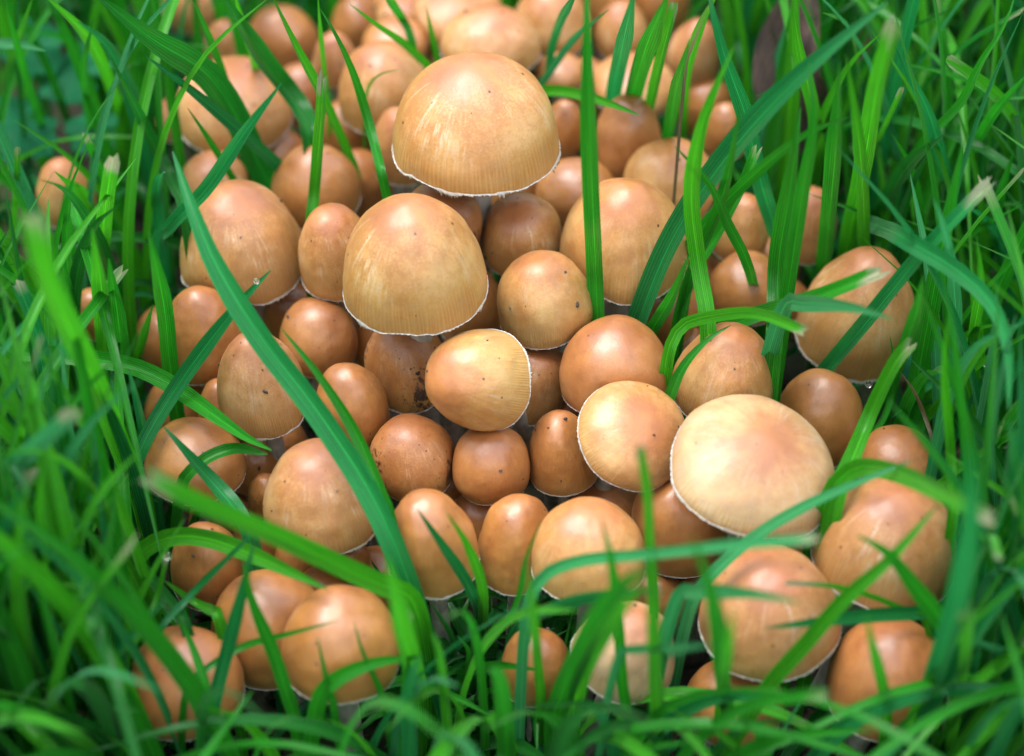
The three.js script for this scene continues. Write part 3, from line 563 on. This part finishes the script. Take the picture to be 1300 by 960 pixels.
function traced([wpx, col, h0, h1, cut0, label, ...xy]) {
  const cut = Math.max(0, cut0) * 0.6;
  const n = xy.length / 2, P2 = []; for (let i = 0; i < n; i++) P2.push(V(xy[2 * i], xy[2 * i + 1], 0));
  const c2 = new THREE.CatmullRomCurve3(P2, false, 'centripetal'), N = 24, D = [], push = [], S = [];
  for (let i = 0; i <= N; i++) {
    const t = i / N, p = c2.getPointAt(t), hh = mix(h0, h1, Math.sin(t * Math.PI / 2) * 0.6 + t * 0.4) / 100;
    S.push(p); D.push(depthOfHeight(p.x, p.y, hh));
  }
  // caps that hide only the foot of the blade stand in front of it; it passes in front of all others
  const inside = (c, p, grow) => ((p.x - c.cx) / (c.rx * grow)) ** 2 + ((p.y - c.cy) / (c.ry * grow)) ** 2 < 1;
  const hides = caps.filter((c) => S[0].y < 860 && !c.deep && inside(c, S[0], 1.04) && !inside(c, S[10], 1) && !inside(c, S[8], 1));
  for (const c of hides) for (let i = 0; i <= 6; i++) D[i] = mix(Math.max(D[i], c.d + c.rm * 0.35), D[i], smooth(1, 6, i));
  const others = caps.filter((c) => !hides.includes(c));
  for (let i = 0; i <= N; i++) { const a = S[Math.max(0, i - 1)], b = S[Math.min(N, i + 1)], l = Math.hypot(b.x - a.x, b.y - a.y) || 1, nx = -(b.y - a.y) / l * wpx * 0.5, ny = (b.x - a.x) / l * wpx * 0.5; push.push(Math.max(0, D[i] - (Math.min(...[-1, 0, 1].map((k) => skinDepth(S[i].x + k * nx, S[i].y + k * ny, others))) - 0.002))); }
  if (cut0 < 0) push.fill(0); // grows behind the caps
  smoothArr(push, 40);
  for (const c of hides) for (let i = 0; i <= 3; i++) if (inside(c, S[i], 1.04) && skinDepth(S[i].x, S[i].y, others.filter((o) => !o.deep)) > 8) push[i] = Math.min(push[i], Math.max(0, D[i] - c.d));
  const pts = S.map((p, i) => atDepth(p.x, p.y, D[i] - push[i]));
  const root = pts[0].clone(), down = pts[0].clone().sub(pts[2]).normalize(); down.y = 0;
  // the foot goes on down to the soil, clear of the caps beside it
  const clear = (p) => { for (let k = 0; k < 4; k++) for (const c of caps) { const q = p.clone().sub(c.c), r = c.rm * 1.06; if (q.length() < r) { q.y = 0; if (q.length() < 1e-4) q.set(0, 0, 1); const need = Math.sqrt(Math.max(0, r * r - (p.y - c.c.y) ** 2)); q.setLength(need); p.x = c.c.x + q.x; p.z = c.c.z + q.z; } } return p; };
  const mid = clear(root.clone().addScaledVector(down, root.y * 0.12).setY(root.y * 0.5)), foot = mid.clone().setY(-0.002);
  const all = root.y > 0.006 ? [foot, mid, ...pts.filter((_, i) => i % 2 === 0)] : pts.filter((_, i) => i % 2 === 0);
  const tw = rr(-0.45, 0.45), sway = rr(-0.3, 0.3);
  const mean = D.reduce((a, b) => a + b) / D.length - push.reduce((a, b) => a + b) / push.length;
  const side = (t, T, p) => { const v = EYE.clone().sub(p).normalize(), s = V().crossVectors(T, v).normalize(); return s.applyAxisAngle(T, tw + sway * t); };
  const g = bladeGeo(all, wpx / 2 * mean / FPX / Math.cos(tw) * 0.97, side, { cut, seg: 40, fray: cut > 0.02, taper: 0.22, sheath: 0.34, fold: rr(0.14, 0.3), base: GREEN[col] });
  const base = all[0].clone(); g.translate(-base.x, -base.y, -base.z);
  const m = new THREE.Mesh(g, bladeMat(col)); m.position.copy(base);
  add(m, col === 'y' ? 'dry_straw' : 'grass_blade', label, col === 'y' ? 'straw' : 'grass blade', 'grass blades round and over the clump');
}
for (const b of BL) traced(b);

// other blades: grow from the soil, lean, and stay clear of the caps
function wild(x, z, len, wid, lean, dir, droop) {
  const pts = []; const dx = Math.cos(dir), dz = Math.sin(dir);
  for (let i = 0; i <= 6; i++) { const t = i / 6, b = lean * t + droop * t * t * t; const r = len * (t * Math.sin(b)), y = len * t * Math.cos(b); pts.push(V(x + dx * r, y - 0.002, z + dz * r)); }
  return pts;
}
const shown = caps.filter((c) => !c.hid);
function clearOfCaps(pts, wid) {
  for (const p of pts) {
    for (const c of caps) if (p.distanceToSquared(c.c) < (c.rm + wid) ** 2 || (p === pts[0] && Math.hypot(p.x - c.c.x, p.z - c.c.z) < c.rm * 1.1)) return false;
    const [x, y, d] = project(p);
    if (x > -50 && x < 1350 && y > -50 && y < 872 && capDepth(x, y, 1.05, shown) > d && capDepth(x, y, 1.05, shown) < 8) return false;
    if (x < 112 && y > 90 && y < 215 && rnd() < 0.5) return false; // a weed keeps the grass thin here
  }
  return true;
}
const wildMade = [];
{
  let tries = 0;
  while (wildMade.length < 1300 && tries++ < 12000) {
    const px = rr(-120, 1420), py = wildMade.length > 950 ? rr(900, 1140) : rr(-160, 1120), root = atHeight(px, py, 0);
    const len = rr(0.055, 0.108), lean = rr(0.01, 0.32), dir = rr(0, 6.283);
    const droop = rnd() < 0.14 ? rr(0.4, 0.9) : rr(0, 0.22), pts = wild(root.x, root.z, len, 0, lean, dir, droop);
    const wid = rr(0.0007, 0.0017);
    if (!clearOfCaps(pts, wid)) continue;
    // how much of it the picture shows
    let seen = 0; for (const p of pts) { const [x, y] = project(p); if (x > 0 && x < 1300 && y > 0 && y < 960) seen++; }
    wildMade.push({ pts, wid, seen: seen * wid * len, dir, len, lean, droop, cut: rnd() < 0.13 ? 0.02 : 0 });
  }
  wildMade.sort((a, b) => b.seen - a.seen);
  const kinds = ['b', 'b', 'b', 'g', 'g', 'g', 'g', 'd', 'd', 't', 't', 'p'];
  const singles = wildMade.slice(0, 170), rest = wildMade.slice(170);
  const mk = (w, k = 'g') => { const tw = rr(-1.2, 1.2); const s0 = V(-Math.sin(w.dir + tw), 0, Math.cos(w.dir + tw)); return bladeGeo(w.pts, w.wid, () => s0.clone(), { cut: w.cut, seg: 16, fold: rr(0.15, 0.4), base: GREEN[k] }); };
  for (const w of singles) {
    const k = kinds[Math.floor(rnd() * kinds.length)], g = mk(w, k), b = w.pts[0]; g.translate(-b.x, -b.y, -b.z);
    const m = new THREE.Mesh(g, bladeMat(k)); m.position.copy(b);
    const look = `${w.wid > 0.0015 ? 'broad' : w.wid > 0.0012 ? 'medium wide' : 'narrow'} ${w.droop > 0.4 ? 'drooping' : w.lean > 0.25 ? 'slanting' : 'upright'} ${SHADE[k]} blade with ${w.cut ? 'mown off' : 'pointed'} tip`;
    add(m, 'grass_blade', `${look} in the lawn around the clump`, 'grass blade', `${SHADE[k]} blades of the lawn`);
  }
  // the lawn: blades nobody could count
  const lots = { b: [], g: [], d: [], t: [], y: [] };
  for (const w of rest) { const k = ['g', 'd', 'b', 't', 'g', 'b'][Math.floor(rnd() * 6)]; lots[k].push(mk(w, k)); }
  for (let i = 0; i < 90; i++) { // young shoots in the gap before the clump
    const root = atHeight(rr(430, 760), rr(820, 960), 0), dir = rr(0, 6.283), pts = wild(root.x, root.z, rr(0.02, 0.04), 0, rr(0.1, 0.7), dir, rr(0, 0.6)), tw = rr(-1, 1), s0 = V(-Math.sin(dir + tw), 0, Math.cos(dir + tw));
    lots[i % 2 ? 'd' : 'g'].push(bladeGeo(pts, rr(0.0006, 0.0012), () => s0.clone(), { seg: 8 }));
  }
  for (let i = 0; i < 60; i++) { // dead stalks of earlier growth
    const root = atHeight(rr(-100, 1400), rr(-100, 1100), 0), dir = rr(0, 6.283), pts = wild(root.x, root.z, rr(0.03, 0.06), 0, rr(0.5, 1.3), dir, rr(0, 0.5));
    if (clearOfCaps(pts, 0.001)) lots.y.push(bladeGeo(pts, rr(0.0004, 0.0009), () => V(-Math.sin(dir), 0, Math.cos(dir)), { seg: 7 }));
  }
  for (let i = 0; i < 1800; i++) { // short growth under the tall blades
    const px = rr(-200, 1500), py = rr(-260, 1160), root = atHeight(px, py, 0);
    const dir = rr(0, 6.283), pts = wild(root.x, root.z, rr(0.015, 0.05), 0, rr(0.05, 0.9), dir, rr(0, 0.8)), wid = rr(0.0006, 0.0015);
    if (!clearOfCaps(pts, wid)) continue;
    const tw = rr(-1.2, 1.2), s0 = V(-Math.sin(dir + tw), 0, Math.cos(dir + tw));
    lots[['g', 'd', 't'][Math.floor(rnd() * 3)]].push(bladeGeo(pts, wid, () => s0.clone(), { seg: 7 }));
  }
  for (const [k, list] of Object.entries(lots)) add(new THREE.Mesh(mergeGeometries(list), bladeMats[k][1]), 'lawn_grass', `${SHADE[k]} undergrowth filling the lawn between the tall blades`, 'grass', null, 'stuff');
  // the lawn beyond, in copies
  const far = [0, 1, 2, 3].map(() => { const l = rr(0.05, 0.09), d = rr(0, 6.28); return bladeGeo(wild(0, 0, l, 0, rr(0.1, 0.5), d, rr(0, 0.6)), rr(0.0011, 0.0019), () => V(-Math.sin(d), 0, Math.cos(d)), { seg: 7 }); });
  const M = new THREE.Matrix4(), q = new THREE.Quaternion();
  far.forEach((g, n) => {
    const im = new THREE.InstancedMesh(g, bladeMats[['g', 'd', 't', 'g'][n]][1], 7000);
    let c = 0, guard = 0;
    while (c < 7000 && guard++ < 60000) {
      const r = 0.16 + Math.pow(rnd(), 0.6) * 1.3, a = rr(0, 6.283), x = Math.cos(a) * r, z = Math.sin(a) * r - 0.05;
      const [px, py, d] = project(V(x, 0.0, z)), [qx, qy] = project(V(x, 0.09, z));
      if (d > 0 && px > -150 && px < 1450 && ((py > -200 && py < 1120))) continue;
      if (V(x, 0.05, z).distanceTo(EYE) < 0.3) continue;
      M.compose(V(x, 0, z), q.setFromAxisAngle(V(0, 1, 0), rr(0, 6.283)), V(1, 1, 1).multiplyScalar(rr(0.7, 1.15))); im.setMatrixAt(c++, M);
    }
    im.count = c;
    add(im, 'lawn_grass', `${['mid green', 'deep green', 'bluish green', 'mid green fine'][n]} grass of the lawn stretching away around the clump`, 'grass', null, 'stuff');
  });
}

// ------------------------------------------------------------------ small things
// lobed weed leaves
{
  const leafTex = dataTex(256, 256, (u, v) => { const n = fbm(u * 6, v * 6, 2, 4), m = fbm(u * 30, v * 30, 6, 2); const a = Math.atan2(v - 0.5, u - 0.5), r = Math.hypot(u - 0.5, v - 0.5); const vein = Math.pow(Math.abs(Math.cos(a * 3.5)), 60) * smooth(0, 0.05, r); const k = 200 + 30 * n + 14 * m + 40 * vein; return [k, k, k]; }, true);
  const mat = new THREE.MeshPhysicalMaterial({ color: new THREE.Color().setRGB(0.016, 0.235, 0.085), map: leafTex, roughness: 1, specularIntensity: 0.15, transmission: 0.35, clearcoat: 0.1, clearcoatRoughness: 0.4, side: THREE.DoubleSide });
  const vein = new THREE.MeshStandardMaterial({ color: new THREE.Color().setRGB(0.05, 0.17, 0.05), roughness: 0.7 });
  const L = [[22, 158, 62, 3.2, 'lobed weed leaf at the lawn edge above the half hidden cap'], [92, 92, 58, 3.0, 'lobed weed leaf shaded behind the slim dark blade'], [122, 165, 46, 2.6, 'small lobed weed leaf behind the short cut blade'], [40, 60, 50, 3.4, 'lobed weed leaf below the pale blade tip'], [1166, 468, 30, 2.2, 'small round weed leaf beside the dry curled straw']];
  for (const [px, py, rp, hc, label] of L) {
    const p = atHeight(px, py, hc / 100), R = rp * 0.45 / FPX, o = rr(0, 9), g = new THREE.Group();
    g.position.set(p.x, 0, p.z - 0.004);
    const geo = grid(70, 8, (u, s) => { const a = u * 6.2832, lob = 0.74 + 0.20 * Math.abs(Math.cos(a * 2.5 + o)) + 0.05 * Math.cos(a * 17 + o), cutIn = 1 - 0.75 * Math.exp(-((Math.abs(a - 3.1416)) ** 2) / 0.03), r = s * lob * cutIn; return [R * r * Math.cos(a), R * (0.18 * r * r * Math.cos(a * 5 + o) * 0.6 - 0.12 * r * r), R * r * Math.sin(a), 0.5 + r * 0.5 * Math.cos(a), 0.5 + r * 0.5 * Math.sin(a)]; });
    const leaf = part(g, 'leaf', geo, mat); leaf.position.set(0, p.y, 0.004); leaf.rotation.set(rr(0.1, 0.5), rr(0, 6), rr(-0.3, 0.3));
    part(g, 'leaf_stalk', new THREE.TubeGeometry(new THREE.QuadraticBezierCurve3(V(0, -0.002, 0), V(0, p.y * 0.7, -0.004), V(0, p.y - 0.0004, 0.004)), 8, 0.0006, 6), vein);
    add(g, 'weed_leaf', label, 'weed');
  }
}
// dead leaf, folded along its midrib, leaning in the grass
{
  const tex = dataTex(256, 256, (u, v) => { const n = fbm(u * 7, v * 7, 3, 5), f = fbm(u * 40, v * 40, 3, 3), e = Math.abs(u - 0.5), ve = Math.pow(0.5 + 0.5 * Math.sin((v * 16 + e * 9) * 6.28), 14) + smooth(0.03, 0.01, e); const k = 1 + 0.3 * n + 0.2 * f + 0.25 * ve; const b = smooth(0.15, 0.4, n); return [mix(82, 52, b) * k, mix(62, 40, b) * k, mix(54, 36, b) * k]; }, true);
  const mat = new THREE.MeshPhysicalMaterial({ map: tex, bumpMap: tex, bumpScale: 0.0006, roughness: 0.8, side: THREE.DoubleSide });
  const a = atHeight(1062, 235, 0.012), b = atHeight(998, 100, 0.05), c = atHeight(1018, -25, 0.065);
  const cv = new THREE.CatmullRomCurve3([a, b, c]), g0 = grid(14, 28, (u, v) => {
    const p = cv.getPoint(v), T = cv.getTangent(v), s = V().crossVectors(T, CF).normalize().multiplyScalar(-1), n = V().crossVectors(s, T).normalize();
    const w = 0.0064 * Math.pow(Math.sin(Math.PI * clamp(v * 0.94 + 0.04)), 0.6) * (1 + 0.12 * noise3(v * 9, u > 0.5 ? 3 : 8, 1)), e = u * 2 - 1;
    p.addScaledVector(s, e * w).addScaledVector(n, Math.abs(e) * w * 0.7 + 0.0012 * noise3(u * 4, v * 7, 2) + 0.002 * Math.sin(v * 7 + e));
    return [p.x - a.x, p.y - a.y, p.z - a.z, u, v];
  });
  const m = new THREE.Mesh(g0, mat); m.position.copy(a);
  add(m, 'dead_leaf', 'crumpled brown grey dead leaf leaning behind the grass thicket', 'dead leaf');
}
// dewdrops
{
  const water = new THREE.MeshPhysicalMaterial({ color: 0xffffff, roughness: 0.0, transmission: 1, thickness: 0.002, ior: 1.333 });
  const g = new THREE.SphereGeometry(1, 24, 16);
  for (const [px, py, rp, hc, label] of [[212, 706, 5.5, 5.2, 'round dewdrop on the tip of the slender stalk'], [5, 632, 7, 5, 'large dewdrop hanging in the thick lawn under reaching blade'], [1103, 488, 4.5, 4, 'dewdrop beside the rim of the large tan bell'], [326, 357, 4, 7, 'water drop on the bluish blade tip by wide bell'], [1253, 462, 5, 5, 'dewdrop inside the drooping bluish arch'], [1262, 470, 3.5, 5, 'tiny dewdrop touching a larger one inside drooping arch'], [101, 619, 5, 5.4, 'dewdrop on the blade with the dark brown streak']]) {
    const m = new THREE.Mesh(g, water), d = depthOfHeight(px, py, hc / 100), lim = capDepth(px, py, 1.1) - 0.004; m.position.copy(atDepth(px, py, Math.min(d, lim) - 0.001)); m.scale.setScalar(rp * d / FPX); m.scale.y *= 0.93;
    add(m, 'dewdrop', label, 'dewdrop');
  }
}
// soil crumbs and bits of old grass on the ground
{
  const mk = () => { const g = new THREE.IcosahedronGeometry(1, 1), p = g.attributes.position, o = rr(0, 30); for (let i = 0; i < p.count; i++) { const k = 1 + 0.4 * noise3(p.getX(i) * 1.6 + o, p.getY(i) * 1.6, p.getZ(i) * 1.6); p.setXYZ(i, p.getX(i) * k, p.getY(i) * k * 0.8, p.getZ(i) * k); } g.computeVertexNormals(); return g; };
  const mat = new THREE.MeshStandardMaterial({ color: new THREE.Color().setRGB(0.045, 0.032, 0.022), roughness: 0.95 });
  const im = new THREE.InstancedMesh(mk(), mat, 2200), M = new THREE.Matrix4(), q = new THREE.Quaternion();
  for (let i = 0; i < 2200; i++) { const p = atHeight(rr(-150, 1450), rr(-200, 1100), 0), s = 0.0006 + 0.0022 * Math.pow(rnd(), 3); q.setFromAxisAngle(V(rr(-1, 1), rr(-1, 1), rr(-1, 1)).normalize(), rr(0, 6)); M.compose(V(p.x, s * 0.3, p.z), q, V(s, s, s)); im.setMatrixAt(i, M); im.setColorAt(i, new THREE.Color().setScalar(rr(0.5, 1.3))); }
  const stuck = new THREE.InstancedMesh(mk(), mat, crumbs.length);
  crumbs.forEach((p, i) => { const s = 0.00012 + 0.0004 * Math.pow(rnd(), 2.5); q.setFromAxisAngle(V(rr(-1, 1), rr(-1, 1), rr(-1, 1)).normalize(), rr(0, 6)); M.compose(p, q, V(s, s * rr(0.6, 1), s * rr(0.8, 1.6))); stuck.setMatrixAt(i, M); stuck.setColorAt(i, new THREE.Color().setScalar(rr(0.6, 1.6))); });
  add(stuck, 'soil_crumbs', 'tiny dark crumbs of soil stuck to the mushroom caps', 'soil', null, 'stuff');
  add(im, 'soil_crumbs', 'dark crumbs of soil scattered under the grass', 'soil', null, 'stuff');
}
console.log('caps', caps.length, 'heights cm', caps.map((c) => (c.c.y * 100).toFixed(1)).join(' '), 'wild', wildMade.length);
renderer.render(scene, camera);
